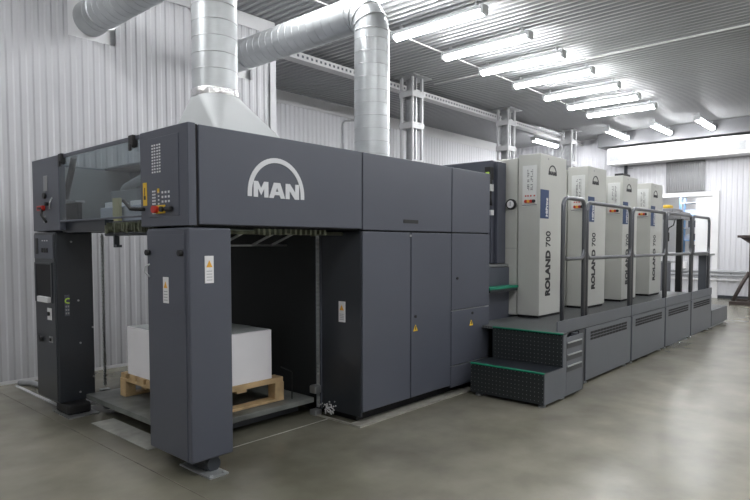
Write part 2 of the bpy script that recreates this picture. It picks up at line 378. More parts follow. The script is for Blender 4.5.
# ------------------------------------------------------------------ ventilation ducts
R = .198
def ring(b, c, ax, r, h=.006):
    a = Vector(ax).normalized(); c = Vector(c); cyl(b.bm, c-a*h, c+a*h, r, n=40)
def duct(x, y, ztop, label, hood=True, zb=2.82):
    t = thing('ventilation_duct', label, 'duct', (x, y, 2.255))
    b = B(); cyl(b.bm, (x, y, zb), (x, y, ztop-.26), R, n=48, caps=False); obj('vertical_pipe', b, 'galv', t)
    b = B()
    z = zb+.2
    while z < ztop-.28: ring(b, (x, y, z), (0, 0, 1), R+.003, .003); z += .14
    obj('seam', b, 'galv_seam', t)['kind'] = 'stuff'
    # segmented elbow towards the back wall
    c = Vector((x, y+.26, ztop-.26)); segs = []
    for i in range(5):
        a = math.pi/2*i/4; segs.append((c+Vector((0, -math.cos(a)*.26, math.sin(a)*.26)), Vector((0, math.sin(a), math.cos(a)))))
    b = B(); rings = []; n = 48
    for p, d in segs:
        v = d.cross(Vector((1, 0, 0))).normalized()
        rings.append([b.bm.verts.new(p+(Vector((1, 0, 0))*math.cos(q)+v*math.sin(q))*R) for q in [2*math.pi*k/n for k in range(n)]])
    for A, D in zip(rings, rings[1:]):
        for k in range(n): b.bm.faces.new((A[k], A[(k+1) % n], D[(k+1) % n], D[k])).smooth = True
    obj('elbow', b, 'galv', t)
    b = B()
    for p, d in segs: ring(b, p, d, R+.007, .007)
    obj('elbow_seam', b, 'galv_seam', t)['kind'] = 'stuff'
    b = B(); cyl(b.bm, (x, y+.26, ztop), (x, W1+.055, ztop), R, n=48, caps=False); obj('horizontal_pipe', b, 'galv', t)
    b = B(); yy = y+.5
    while yy < W1-.1: ring(b, (x, yy, ztop), (0, 1, 0), R+.003, .003); yy += .13
    obj('seam', b, 'galv_seam', t)['kind'] = 'stuff'
    b = B(); ring(b, (x, W1-.3, ztop), (0, 1, 0), R+.012, .02); obj('wall_collar', b, 'galv', t)
    b = B(); ring(b, (x, y, zb), (0, 0, 1), R+.012, .04); obj('clamp', b, 'foil', t, bevel=.01)
    if not hood:
        b = B(); ring(b, (x, y, 2.27), (0, 0, 1), R+.03, .015); obj('base_collar', b, 'galv', t); return t
    # round to square hood: four flat triangles and four corner fans
    b = B(); n = 48; 
    A = [b.bm.verts.new((x+R*math.cos(2*math.pi*k/n), y+R*math.sin(2*math.pi*k/n), zb-.01)) for k in range(n)]
    cs = [b.bm.verts.new((x+a_, y+c_, 2.29)) for a_, c_ in ((.40, .34), (-.34, .34), (-.34, -.60), (.40, -.63))]
    cb = [b.bm.verts.new((v.co.x, v.co.y, 2.256)) for v in cs]
    for q in range(4):
        for k in range(q*n//4, (q+1)*n//4): b.bm.faces.new((A[k], A[(k+1) % n], cs[q])).smooth = False
        b.bm.faces.new((cs[q], A[((q+1)*n//4) % n], cs[(q+1) % 4]))
        b.bm.faces.new((cs[q], cs[(q+1) % 4], cb[(q+1) % 4], cb[q]))
    obj('hood', b, 'hood', t, label='painted square to round hood')
    return t
duct(3.04, 4.63, 4.13, 'galvanised duct rising from the square hood behind the front of the delivery')
duct(5.004, 4.52, 4.12, 'galvanised duct with visible elbow bending down behind the middle of the press', False, 2.3)

# ------------------------------------------------------------------ press delivery
XD, YD, YB, XDe, ZT, ZM = 1.974, 3.31, 5.98, 5.545, 2.255, 1.61
D = thing('press_delivery', 'large dark grey delivery unit of the press with arch logo and open pile bay', 'printing press', (3.7, 4.6, 0))
def logo(x0, z0, w, y, m, parent):
    s = w/.503; n = 28; th = .034*s; ro = w/2; cz = z0+.026*s; cx = x0+ro
    pts = [(cx-ro, z0)]+[(cx-ro*math.cos(math.pi*i/n), cz+ro*math.sin(math.pi*i/n)) for i in range(n+1)]+[(cx+ro, z0)]
    ri = ro-th
    pin = [(cx-ri, z0)]+[(cx-ri*math.cos(math.pi*i/n), cz+ri*math.sin(math.pi*i/n)) for i in range(n+1)]+[(cx+ri, z0)]
    b = B(); y1 = y-.004
    for i in range(len(pts)-1):
        q = [pts[i], pts[i+1], pin[i+1], pin[i]]; prism(b.bm, q, 1, y1, y)
    lg = obj('logo_arch', b, m, parent)
    h = .108*s; lx = x0+.049*s; b = B()
    def stroke(poly, ox): prism(b.bm, [(lx+(ox+p[0])*s, z0-.002*s+p[1]*s) for p in poly], 1, y1, y)
    W = .125; k = .036
    stroke([(0, 0), (k, 0), (k, .060), (W/2, .014), (W-k, .060), (W-k, 0), (W, 0), (W, .108), (W-k-.001, .108), (W/2, .062), (k+.001, .108), (0, .108)], 0)
    o = .130; W = .144
    stroke([(0, 0), (.040, 0), (.050, .022), (W/2, .022), (W/2, .046), (W/2-.012, .046), (W/2, .074), (W/2, .108), (W/2-.028, .108)], o)
    stroke([(W-a_, c_) for a_, c_ in [(0, 0), (.040, 0), (.050, .022), (W/2, .022), (W/2, .046), (W/2-.012, .046), (W/2, .074), (W/2, .108), (W/2-.028, .108)]][::-1], o)
    o = .279; W = .125; k = .036
    stroke([(0, 0), (k, 0), (k, .058), (W-k-.004, 0), (W, 0), (W, .108), (W-k, .108), (W-k, .050), (k+.004, .108), (0, .108)], o)
    obj('logo_letters', b, m, parent)
    return lg
# upper covers along the side
def cover(name, x0, x1, z0, z1, m='press', g=.006):
    return obj(name, B().box(x0+g, x1-g, YD, YD+.05, z0+g, z1-g), m, D, bevel=.006, seg=3)
c1 = cover('side_cover', 2.042, 3.548, ZM+.008, ZT); logo(2.414, 1.824, .503, YD, 'logo', c1)
c2 = cover('side_cover', 3.548, 4.83, ZM, ZT)
obj('grip_slot', B().box(4.08, 4.29, YD-.003, YD+.01, 1.685, 1.717), 'black', c2)
c3 = cover('side_cover', 4.83, XDe, ZM, ZT-.002)
obj('core', B().box(2.03, XDe-.01, YD+.045, YD+.06, ZM+.004, ZT-.02), 'gap', D)
# lower doors
d1 = cover('door', 3.545, 4.19, .095, ZM)
d2 = cover('door', 4.19, 4.83, .095, ZM)
def tri(b, cx, cz, s, y):
    prism(b.bm, [(cx-s, cz-s*.85), (cx+s, cz-s*.85), (cx, cz+s*.9)], 1, y-.003, y)
def keyhole(par, x, z):
    b = B(); cyl(b.bm, (x, YD+.001, z), (x, YD-.008, z), .014, n=14); obj('lock', b, 'black', par)
keyhole(d2, 4.255, .84); b = B(); tri(b, 4.255, .735, .034, YD); s_ = obj('warning_sticker', b, 'yellow', d2)
b = B(); b.box(4.25, 4.26, YD-.004, YD-.003, .72, .75); obj('bolt_symbol', b, 'ink', s_)
p1 = cover('door', 4.83, XDe, .84, ZM, g=.005); keyhole(p1, 4.93, 1.16)
p2 = cover('door', 4.83, XDe, .285, .84, g=.005); keyhole(p2, 5.21, .79)
b = B(); tri(b, 5.19, .69, .034, YD); s_ = obj('warning_sticker', b, 'yellow', p2)
obj('bolt_symbol', B().box(5.185, 5.195, YD-.004, YD-.003, .675, .705), 'ink', s_)
p3 = cover('access_panel', 4.83, XDe, .07, .285, g=.005)
for z in (.84, .285): obj('edge_highlight', B().box(4.84, XDe-.01, YD+.002, YD+.01, z-.004, z+.003), 'steel', D)  # pale steel strips standing in for light caught on the door edges
obj('catch', B().box(4.165, 4.185, YD-.008, YD, 1.565, 1.585), 'steel', d1)
obj('body', B().box(3.56, XDe-.005, YD+.048, YB-.02, .1, ZM+.02), 'cavity', D)
obj('end_cover', B().box(XDe-.02, XDe, YD+.01, YB, .08, ZT-.01), 'press', D, bevel=.005)
obj('added_roof_pane', B().box(2.03, 2.62, YD+.06, YB-.06, ZT-.022, ZT-.012), 'glass', D, label='added clear top pane letting light into the housing')  # unseen pane, added so lamp light reaches the inside of the housing
obj('roof', B().box(2.62, XDe, YD+.02, YB-.01, ZT-.03, ZT-.004), 'press', D, bevel=.005)
obj('far_side_light_lining', B().box(XD+.06, 2.86, YB-.06, YB-.05, ZM+.07, ZT-.03), 'grille', D)  # lighter sheet added inside the cover to brighten the view through the flap
obj('far_side_cover', B().box(XD+.03, XDe, YB-.05, YB, ZM, ZT-.01), 'press', D, bevel=.005)
obj('plinth', B().box(3.60, XDe-.05, YD+.12, YB-.1, 0, .1), 'gap', D)
# inner cheek beside the bay and the black bay lining
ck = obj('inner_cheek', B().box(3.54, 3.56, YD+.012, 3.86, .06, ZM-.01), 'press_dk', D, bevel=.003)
obj('bay_lining', B().box(3.545, 3.562, 3.86, YB-.05, .1, ZM), 'cavity', D)
b = B()
for k in range(9): b.cyl((3.541, 3.80, .15+k*.045*3.6), (3.536, 3.80, .15+k*.045*3.6), .006, n=8)
obj('rivet', b, 'steel', ck)['kind'] = 'stuff'
lb = obj('warning_label', B().box(3.534, 3.54, 3.50, 3.575, .84, 1.015), 'white', ck)
b = B(); prism(b.bm, [(3.512, .94), (3.563, .94), (3.5375, .985)], 0, 3.531, 3.534); obj('warning_triangle', b, 'orange', lb)
obj('label_lines', B().box(3.532, 3.534, 3.512, 3.563, .905, .909).box(3.532, 3.534, 3.512, 3.563, .89, .894).box(3.532, 3.534, 3.512, 3.555, .875, .879).box(3.532, 3.534, 3.512, 3.563, .86, .864), 'grille', lb)
obj('guide_rail', B().box(3.53, 3.55, 3.79, 3.80, .05, ZM-.02).box(3.53, 3.55, 3.85, 3.86, .05, ZM-.02), 'press', ck)
# lifting chains
def chain(x, y, par=D):
    b = B(); z = .06; k = 0
    while z < ZM-.02:
        if k % 2: b.box(x-.015, x+.015, y-.006, y+.006, z, z+.022)
        else: b.box(x-.006, x+.006, y-.016, y+.016, z, z+.022)
        z += .019; k += 1
    o = obj('lift_chain', b, 'galv', par); return o
chain(3.525, 3.825); chain(2.62, 6.03); chain(3.4, YB-.12)
obj('chain_shoe', B().box(3.46, 3.54, 3.79, 3.87, .19, .26), 'steel', D, bevel=.01); obj('chain_shoe', B().box(3.45, 3.53, 3.78, 3.86, .0, .05), 'steel', D, bevel=.01)
obj('chain_shoe', B().box(2.57, 2.66, 6.0, 6.06, 0, .03), 'steel', D, bevel=.005)
# dusty heap of lint at the cheek foot
b = B()
for k in range(70):
    p = Vector((3.515+random.gauss(0, .012), 3.68+random.gauss(0, .03), .07+random.gauss(0, .025))); bmesh.ops.create_icosphere(b.bm, subdivisions=1, radius=random.uniform(.004, .010), matrix=Matrix.Translation(p))
obj('paper_lint', b, 'flash', D)['kind'] = 'stuff'
# front columns
def fcolumn(y0, y1, x1, parts):
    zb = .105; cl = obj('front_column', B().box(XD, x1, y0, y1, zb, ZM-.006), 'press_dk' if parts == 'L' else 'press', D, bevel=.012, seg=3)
    return cl
R_ = fcolumn(YD+.005, 3.845, 2.285, 'R')
dr = obj('column_door', B().box(XD-.006, XD, 3.355, 3.835, .115, ZM-.02), 'press', R_, bevel=.003)
obj('inset', B().box(XD-.009, XD-.006, 3.36, 3.80, 1.06, 1.56), 'press', dr, bevel=.002)
for yy in (3.80, 3.385):
    b = B(); cyl(b.bm, (XD-.006, yy, 1.443), (XD-.035, yy, 1.443), .02, n=16); obj('lock_knob', b, 'black', dr)
b = B(); b.tube(rounded([(XD-.01, 3.795, 1.365), (XD-.03, 3.815, 1.35), (XD-.03, 3.825, 1.31), (XD-.012, 3.795, 1.28)], .01), .006, n=8); obj('hook_handle', b, 'galv', dr)
def label(par, x, y0, y1, z0, z1):
    lb = obj('warning_label', B().box(x-.003, x, y0, y1, z0, z1), 'white', par); w_ = y1-y0; c = (y0+y1)/2; h = z1-z0
    b = B(); prism(b.bm, [(c-w_*.33, z1-h*.42), (c+w_*.33, z1-h*.42), (c, z1-h*.17)], 0, x-.005, x-.003); obj('warning_triangle', b, 'orange', lb)
    b = B()
    for k in range(4): b.box(x-.0045, x-.003, y0+w_*.18, y1-w_*.18, z0+h*(.1+.11*k), z0+h*(.13+.11*k))
    obj('label_lines', b, 'grille', lb)
label(dr, XD-.009, 3.553, 3.62, 1.115, 1.285)
lb = obj('warning_label', B().box(2.082, 2.146, YD+.001, YD+.006, 1.25, 1.425), 'white', R_)
b = B(); prism(b.bm, [(2.092, 1.352), (2.136, 1.352), (2.114, 1.397)], 1, YD-.001, YD+.001); obj('warning_triangle', b, 'orange', lb)
b = B()
for k in range(4): b.box(2.094, 2.134, YD, YD+.001, 1.268+.019*k, 1.272+.019*k)
obj('label_lines', b, 'grille', lb)
ft = obj('foot', B().cyl((2.15, 3.34, .055), (2.15, 3.6, .055), .052, n=20).box(2.10, 2.2, 3.36, 3.58, .012, .105), 'press_dk', R_, bevel=.006)
b = B(); b.box(2.06, 2.20, 3.25, 3.62, .001, .012); obj('foot_plate', b, 'galv', ft)
b = B(); b.cyl((2.08, 3.27, .012), (2.08, 3.27, .022), .012, n=10).cyl((2.175, 3.27, .012), (2.175, 3.27, .022), .012, n=10); obj('bolt', b, 'galv', ft)
# left column, with recessed bay and switches
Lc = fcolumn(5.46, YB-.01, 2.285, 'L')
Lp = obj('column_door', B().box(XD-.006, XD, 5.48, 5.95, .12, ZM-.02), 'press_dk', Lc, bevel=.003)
obj('switch_panel', B().box(XD-.01, XD-.006, 5.5, 5.945, 1.37, 1.58), 'press', Lp, bevel=.002)
obj('socket_strip', B().box(XD-.014, XD-.01, 5.84, 5.9, 1.41, 1.555), 'black', Lp, bevel=.003)
for k in range(3):
    obj('toggle', B().box(XD-.02, XD-.01, 5.61+k*.055, 5.64+k*.055, 1.425, 1.465), 'black', Lp, bevel=.003)
    obj('indicator', B().box(XD-.013, XD-.01, 5.615+k*.055, 5.635+k*.055, 1.525, 1.535), 'white', Lp)
obj('recess', B().box(XD-.009, XD-.006, 5.56, 5.91, 1.0, 1.32), 'gap', Lp)
obj('recess_frame', B().box(XD-.014, XD-.006, 5.53, 5.56, .98, 1.33).box(XD-.014, XD-.006, 5.91, 5.94, .98, 1.33).box(XD-.014, XD-.006, 5.53, 5.94, 1.32, 1.335), 'press_dk', Lp)
obj('tray', B().box(XD-.04, XD-.009, 5.57, 5.82, .985, 1.035), 'white', Lp, bevel=.005)
obj('rating_plate', B().box(XD-.009, XD-.006, 5.57, 5.665, .83, .935), 'white', Lp)
b = B(); cyl(b.bm, (XD-.009, 5.62, .885), (XD-.022, 5.62, .885), .018, n=12); obj('lock_knob', b, 'black', Lp)
obj('small_plate', B().box(XD-.009, XD-.006, 5.555, 5.64, .63, .685), 'steel', Lp)
b = B(); cyl(b.bm, (XD-.006, 5.60, .657), (XD-.02, 5.60, .657), .015, n=12); obj('lock_knob', b, 'black', Lp)
b = B(); cyl(b.bm, (XD-.006, 5.81, .64), (XD-.03, 5.81, .64), .022, n=12); b.tube([(XD-.02, 5.85, .69), (XD-.03, 5.82, .67), (XD-.03, 5.79, .64)], .006, n=6); obj('key_switch', b, 'black', Lp)
cc = obj('inspection_sticker', B().box(2.035, 2.075, 5.454, 5.459, .87, 1.055), 'press', Lc)
b = B(); b.tube([(2.072, 5.452, .985), (2.062, 5.452, .982), (2.042, 5.452, .99), (2.038, 5.452, 1.003), (2.045, 5.452, 1.018), (2.062, 5.452, 1.024), (2.073, 5.452, 1.02)], .006, n=6); obj('round_mark', b, 'green_led', cc)
b = B()
for k in range(6): b.box(2.04+.018*(k % 2), 2.052+.018*(k % 2), 5.452, 5.454, .885+.03*(k//2), .902+.03*(k//2))
obj('printed_lines', b, 'grille', cc)
b = B()
for (sx, sz) in ((2.15, 1.0), (2.16, .62), (2.15, .18), (2.1, 1.52), (2.27, .3), (2.27, .75)): cyl(b.bm, (sx, 5.462, sz), (sx, 5.452, sz), .009, n=8)
obj('screw', b, 'steel', Lc)
ft = obj('foot', B().box(2.0, 2.2, 5.35, 5.62, .012, .105), 'black', Lc, bevel=.02, seg=3)
obj('foot_plate', B().box(1.985, 2.24, 5.28, 5.65, .001, .012), 'steel', ft)
obj('cable_box', B().box(2.2, 2.27, 5.42, 5.47, .05, .11), 'white', Lc, bevel=.006)
# front housing
fr_ = obj('front_cover', B().box(XD, 2.03, YD+.002, 3.925, ZM+.006, ZT), 'press', D, bevel=.006, seg=3)
obj('gap_seal', B().box(2.026, 2.046, YD+.012, YD+.05, ZM+.006, ZT-.006), 'gap', D)
pn = obj('keypad', B().box(XD-.004, XD, 3.42, 3.80, 1.68, 2.20), 'press', fr_, bevel=.002)
b = B(); rnd = random.Random(2)
for zz in [1.97+.0195*k for k in range(10)]:
    for yy in (3.745, 3.715, 3.68, 3.65): b.box(XD-.007, XD-.004, yy-.009, yy+.007, zz, zz+.010)
obj('printed_symbols', b, 'logo', pn)['kind'] = 'stuff'
b = B()
for zz in [1.70+.0205*k for k in range(8)]:
    for yy in (3.745, 3.72): b.box(XD-.007, XD-.004, yy-.008, yy+.008, zz, zz+.011)
for zz in (1.74, 1.76, 1.785, 1.81, 1.835):
    for yy in (3.67,): b.box(XD-.007, XD-.004, yy-.007, yy+.007, zz, zz+.010)
for zz in (1.77, 1.80, 1.83):
    for yy in (3.62, 3.58, 3.54): b.box(XD-.007, XD-.004, yy-.009, yy+.009, zz, zz+.014)
obj('push_button', b, 'logo', pn)['kind'] = 'stuff'
obj('yellow_button', B().box(XD-.007, XD-.004, 3.662, 3.685, 1.835, 1.865), 'yellow', pn)
es = obj('button_base', B().box(XD-.012, XD-.004, 3.585, 3.70, 1.70, 1.755), 'yellow', pn, bevel=.003)
b = B(); cyl(b.bm, (XD-.01, 3.68, 1.727), (XD-.045, 3.68, 1.727), .024, n=18); obj('emergency_stop', b, 'red', es)
b = B(); cyl(b.bm, (XD-.01, 3.61, 1.727), (XD-.03, 3.61, 1.727), .018, n=14); obj('push_knob', b, 'ink', es)
obj('rotary_switch', B().box(XD-.03, XD-.004, 3.485, 3.57, 1.712, 1.742), 'black', pn, bevel=.008)
yl = obj('hazard_label', B().box(XD-.003, XD, 3.835, 3.885, 1.76, 1.915), 'yellow', fr_)
obj('hazard_symbol', B().box(XD-.0045, XD-.003, 3.848, 3.872, 1.80, 1.825).box(XD-.0045, XD-.003, 3.856, 3.864, 1.825, 1.88), 'ink', yl)
fl = obj('front_cover', B().box(XD, 2.03, 5.36, YB-.005, ZM+.006, ZT), 'press', D, bevel=.006, seg=3)
obj('display', B().box(XD-.004, XD, 5.61, 5.70, 1.965, 2.10), 'curtain', fl, bevel=.002)
b = B(); cyl(b.bm, (XD, 5.665, 1.925), (XD-.02, 5.665, 1.925), .026, n=18); obj('selector_knob', b, 'black', fl)
b = B(); cyl(b.bm, (XD, 5.60, 1.85), (XD-.03, 5.60, 1.85), .016, n=12); obj('push_knob', b, 'black', fl)
rb = obj('red_handle_base', B().box(XD-.03, XD, 5.67, 5.80, 1.795, 1.84), 'red', fl, bevel=.006)
obj('handle_slot', B().box(XD-.034, XD-.03, 5.69, 5.77, 1.807, 1.825), 'black', rb)
b = B(); b.tube([(XD-.035, 5.67, 1.80), (XD-.06, 5.60, 1.75), (XD-.05, 5.52, 1.69)], .011, n=8); obj('lever', b, 'black', fl)
obj('printed_mark', B().box(XD-.002, XD, 5.66, 5.72, 1.69, 1.715).box(XD-.002, XD, 5.66, 5.72, 1.735, 1.75), 'grille', fl)
b = B(); b.tube([(XD-.01, 5.48, 1.9), (XD-.03, 5.485, 1.86), (XD-.03, 5.49, 1.80)], .006, n=6); obj('latch', b, 'galv', fl)
# clear flap between them
flap = obj('flap_frame', B().box(XD, XD+.012, 3.93, 5.355, ZT-.035, ZT-.005).box(XD+.002, XD+.010, 3.93, 5.355, 1.685, 1.70), 'press', D, bevel=.003)
obj('clear_flap', B().box(XD+.004, XD+.010, 3.932, 5.353, 1.70, ZT-.035), 'glass', flap, label='clear tinted flap')
for yy in (5.28, 4.02):
    obj('hinge', B().box(XD-.02, XD+.02, yy-.035, yy+.035, ZT-.085, ZT-.0).box(XD-.028, XD-.015, yy-.02, yy+.02, ZT-.11, ZT-.06), 'black', flap, bevel=.006)
b = B(); b.tube([(XD-.01, 3.86, 1.735), (XD-.06, 3.95, 1.74), (XD-.075, 4.02, 1.80)], .013, n=8); obj('lever', b, 'black', fr_)
# inside of the housing
ins = obj('inner_tray', B().box(2.06, 3.5, 3.95, 5.92, 1.655, 1.675), 'press', D)
obj('inner_wall', B().box(2.86, 2.88, 3.40, 5.92, 1.675, 2.22), 'grille', D)
b = B(); b.tube([(2.07, 5.27, 2.23), (2.07, 5.47, 1.90)], .026, n=10); obj('gas_strut', b, 'black', D)
obj('monitor', B().box(2.10, 2.14, 5.30, 5.62, 1.675, 1.86), 'black', D, bevel=.008)
obj('monitor_visor', B().box(2.08, 2.16, 5.29, 5.63, 1.86, 1.875), 'flash', D)
obj('powder_hose', B().tube(rounded([(2.6, 5.6, 1.68), (2.6, 5.5, 2.02), (2.55, 4.8, 2.12), (2.5, 4.2, 2.1)], .12), .04, n=12), 'galv', D)
obj('fan_box', B().box(2.45, 2.75, 4.95, 5.45, 1.68, 1.98), 'grille', D, bevel=.01)
obj('spare_part_tray', B().box(2.16, 2.36, 4.25, 5.0, 1.675, 1.80), 'bluebox', D, bevel=.01)
obj('part_box', B().box(2.2, 2.34, 4.85, 5.0, 1.80, 1.845).box(2.2, 2.3, 4.3, 4.55, 1.80, 1.84), 'paper', D, bevel=.006)
obj('yellow_holder', B().box(2.11, 2.14, 4.56, 4.66, 1.675, 1.86), mat('cream_holder', (.6, .55, .3), .5), D, bevel=.003)
# delivery gripper mechanism hanging under the housing
b = B(); rnd = random.Random(7)
b.box(2.05, 2.08, 3.90, 4.62, 1.60, 1.665).box(2.10, 2.5, 3.93, 4.62, 1.585, 1.60)
for k in range(26):
    yy = 3.92+k*.027; h = rnd.uniform(.01, .05); b.box(2.03-rnd.uniform(0, .02), 2.06, yy, yy+rnd.uniform(.008, .018), 1.575+rnd.uniform(0, .04), 1.62+h)
obj('gripper_bar', b, 'greenish', D)
obj('gripper_shaft', B().cyl((2.04, 3.86, 1.575), (2.04, 4.62, 1.575), .014, n=10).box(2.02, 2.06, 4.44, 4.455, 1.49, 1.575).box(2.02, 2.06, 4.40, 4.455, 1.475, 1.495), 'press_dk', D)
obj('gripper_rail', B().box(2.03, 2.1, 4.62, 5.44, 1.60, 1.69), 'press_dk', D)
b = B(); b.cyl((2.30, 3.5, 1.585), (3.5, 3.5, 1.585), .016, n=10).box(2.3, 3.5, 3.62, 3.66, 1.575, 1.60)
for k in range(14): b.box(2.6+k*.05, 2.62+k*.05, 3.45, 3.5, 1.56+rnd.uniform(0, .02), 1.61)
obj('sheet_brake', b, 'greenish', D)
b = B()
for x in (2.62, 2.92, 3.12): b.tube([(x+.1, 3.75, 1.60), (x, 3.95, 1.49)], .011, n=8)
b.cyl((2.58, 3.95, 1.49), (3.28, 3.95, 1.49), .009, n=8); obj('sheet_stop', b, 'steel', D)
obj('bay_ceiling', B().box(2.3, 3.54, 3.7, 5.9, 1.615, 1.63), 'cavity', D)
# pile board carried by the chains
tb = thing('pile_board', 'dusty dark steel lifting board inside the open bay under the wooden pallet', 'platform', (2.9, 4.7, 0))
obj('board', B().box(2.20, 3.50, 3.85, 5.46, .105, .15), 'steel_dirty', tb, bevel=.005)
for yy in (3.95, 5.25): obj('support_arm', B().box(2.3, 3.4, yy, yy+.1, .03, .105), 'press_dk', tb)
b = B(); b.tube(rounded([(3.33, 3.95, .15), (3.33, 3.95, .39), (3.33, 4.1, .41)], .02), .005, n=6); obj('wire_stop', b, 'black', tb)
# pallet
PX0, PX1, PY0, PY1, PZ = 2.385, 3.26, 3.973, 5.185, .152
pl = thing('wooden_pallet', 'light pine pallet under the white paper stack in the delivery bay', 'pallet', (2.82, 4.58, PZ))
for j in range(3):
    y0 = PY0+j*(PY1-PY0-.1)/2
    obj('bottom_board', B().box(PX0, PX1, y0, y0+.1, PZ, PZ+.022), 'wood', pl, bevel=.002)
for i in range(3):
    for j in range(3):
        x0 = (PX0, 2.58, PX1-.095)[i]; y0 = PY0+j*(PY1-PY0-.1)/2
        obj('block', B().box(x0, x0+.095, y0, y0+.1, PZ+.022, PZ+.14), 'wood', pl, bevel=.003)
for i in range(3):
    x0 = PX0+i*(PX1-PX0-.095)/2
    obj('stringer_board', B().box(x0, x0+.095, PY0, PY1, PZ+.14, PZ+.162), 'wood', pl, bevel=.002)
rp = random.Random(5)
for k in range(8):
    w_ = .11+rp.uniform(-.01, .02); y0 = PY0+k*(PY1-PY0-.11)/7-(w_-.11)*(k/7)
    obj('deck_board', B().box(PX0+rp.uniform(0, .012), PX1-rp.uniform(0, .012), y0, y0+w_, PZ+.162, PZ+.205), 'wood', pl, bevel=.002)
pz = PZ+.205
ps = tag(obj('paper_stack', B().box(2.41, 3.142, 3.99, 5.085, pz, .775), 'paper', bevel=.003), 'tall stack of blank white paper sheets on the wooden pallet', 'paper')
b = B(); nx, ny = 10, 14; g = {}
for i in range(nx+1):
    for j in range(ny+1):
        x = 2.415+.722*i/nx; y = 3.995+1.085*j/ny
        g[i, j] = b.bm.verts.new((x, y, .777+.010*math.sin(i*1.1+j*.7)**2*(1 if 0 < i < nx and 0 < j < ny else .3)))
for i in range(nx):
    for j in range(ny): b.bm.faces.new((g[i, j], g[i+1, j], g[i+1, j+1], g[i, j+1])).smooth = True
obj('top_sheet', b, mat('glossy_top_sheet', (.62, .66, .66), .25), ps, label='slightly wavy glossy top sheet')
# plates on the floor
tag(obj('floor_plate', B().box(2.06, 2.25, 4.06, 5.03, 0, .004), mat('pale_dusty_plate', (.34, .34, .31), .6, .1, .3, 5)), 'pale dusty steel plate lying on floor between the two front columns', 'plate')
tag(obj('floor_plate', B().box(3.47, 5.25, YD-.045, YD-.02, 0, .014).box(3.47, 3.49, YD-.02, 3.85, 0, .014).box(3.49, 5.25, YD-.02, YD+.10, 0, .006), 'seam_iron'), 'worn steel frame edge on floor under the delivery doors', 'plate')
tag(obj('floor_plate', B().box(2.075, 2.11, 5.50, 6.95, 0, .006), 'flash'), 'narrow bright steel strip on floor left of the left front column', 'plate')
tag(obj('hose', B().tube([(2.13, 6.98, .02), (2.2, 6.85, .035), (2.25, 6.6, .02), (2.35, 6.45, .02), (2.4, 6.3, .02)], .03, n=8), 'grille'), 'dusty grey hose lying on floor against the back wall', 'hose')
tag(obj('floor_strip', B().box(2.3, 3.48, 3.64, 3.652, 0, .002), 'seam_iron'), 'thin joint strip in the floor before the pile bay', 'strip')

# ------------------------------------------------------------------ platform with panels
ZP = .63; YP = 2.51; YL, YR = 2.40, 3.19
XM = [6.16, 7.60, 9.0, 10.36, 11.72]
where = ['nearest the steps', 'second from the steps', 'third from the steps', 'farthest from the steps']
for k in range(4):
    x0, x1 = XM[k], XM[k+1]
    t = thing('platform_section', 'grey walkway platform section with vent grille, '+where[k], 'platform', ((x0+x1)/2, 2.85, 0), 'platform sections along the press')
    xd = 5.42 if k == 0 else x0
    if k == 0:
        sdp = obj('side_panel', B().box(5.46, 5.86, YL, YL+.01, .03, .60), 'plat', t)
        for z in (.54, .42, .31):
            obj('ledge', B().box(5.47, 5.80, YL-.012, YL, z, z+.012), 'galv', sdp); obj('groove', B().box(5.465, 5.82, YL-.002, YL, z-.05, z-.002), 'press_dk', sdp)
        obj('end_post', B().box(5.98, 6.13, YP-.01, YP+.04, .02, .6), 'press_dk', t)
        obj('return_panel', B().box(5.85, 5.86, YL, YP+.02, .03, .59).box(5.86, 6.0, YP, YP+.01, .03, .59), 'plat', t)
    obj('deck', B().box(xd+(.085 if k == 0 else 0), x1-.004, YP+.012, 3.5, ZP-.03, ZP), 'deck', t)
    xs0 = 5.49 if k == 0 else x0
    obj('toe_board', B().box(xs0, x1-.004, YP, YP+.012, ZP-.02, ZP+.108), 'plat', t, bevel=.003)
    sp = obj('side_panel', B().box(x0+.025, x1-.03, YP-.004, YP+.02, .035, .60), 'plat', t, bevel=.006)
    # vent: dark slots with bars
    va, vb = x0+.14, x1-.17
    b = B(); n = 12; w_ = (vb-va)/n
    for i in range(n):
        for j in range(3):
            b.box(va+i*w_+.008, va+(i+1)*w_-.008, YP-.007, YP-.003, .462+j*.034, .462+j*.034+.024)
    obj('vent_slots', b, 'gap', sp)['kind'] = 'stuff'
    obj('corner_post', B().box(x0-.012, x0+.02, YP+.01, YP+.06, .02, .6), 'press_dk', t)
    obj('frame', B().box(xd, x1-.01, YP+.03, YP+.09, .54, .6).box(x0, x1-.01, 3.3, 3.36, .0, .6), 'press_dk', t)
    for xx in (x0+.1, x1-.12):
        b = B(); cyl(b.bm, (xx, YP+.05, 0), (xx, YP+.05, .54), .014, n=10); cyl(b.bm, (xx, YP+.05, 0), (xx, YP+.05, .012), .035, n=14); obj('levelling_foot', b, 'galv', t)
    if k: obj('joint_cover', B().box(x0-.012, x0+.012, YP-.006, YP+.002, ZP-.02, ZP+.108), 'plat', t)
# end step
t = thing('end_step', 'low grey step box at the far end of the walkway', 'step', (12.35, 2.8, 0))
obj('side_panel', B().box(11.75, 12.98, YP, YP+.02, .04, .325), 'plat', t, bevel=.005)
obj('tread', B().box(11.75, 12.98, YP+.02, 3.4, .3, .325), 'deck', t)
obj('end_panel', B().box(12.96, 12.98, YP+.02, 3.4, .04, .3), 'plat', t)
obj('foot', B().box(11.8, 12.9, YP+.04, YP+.08, 0, .04), 'galv', t)
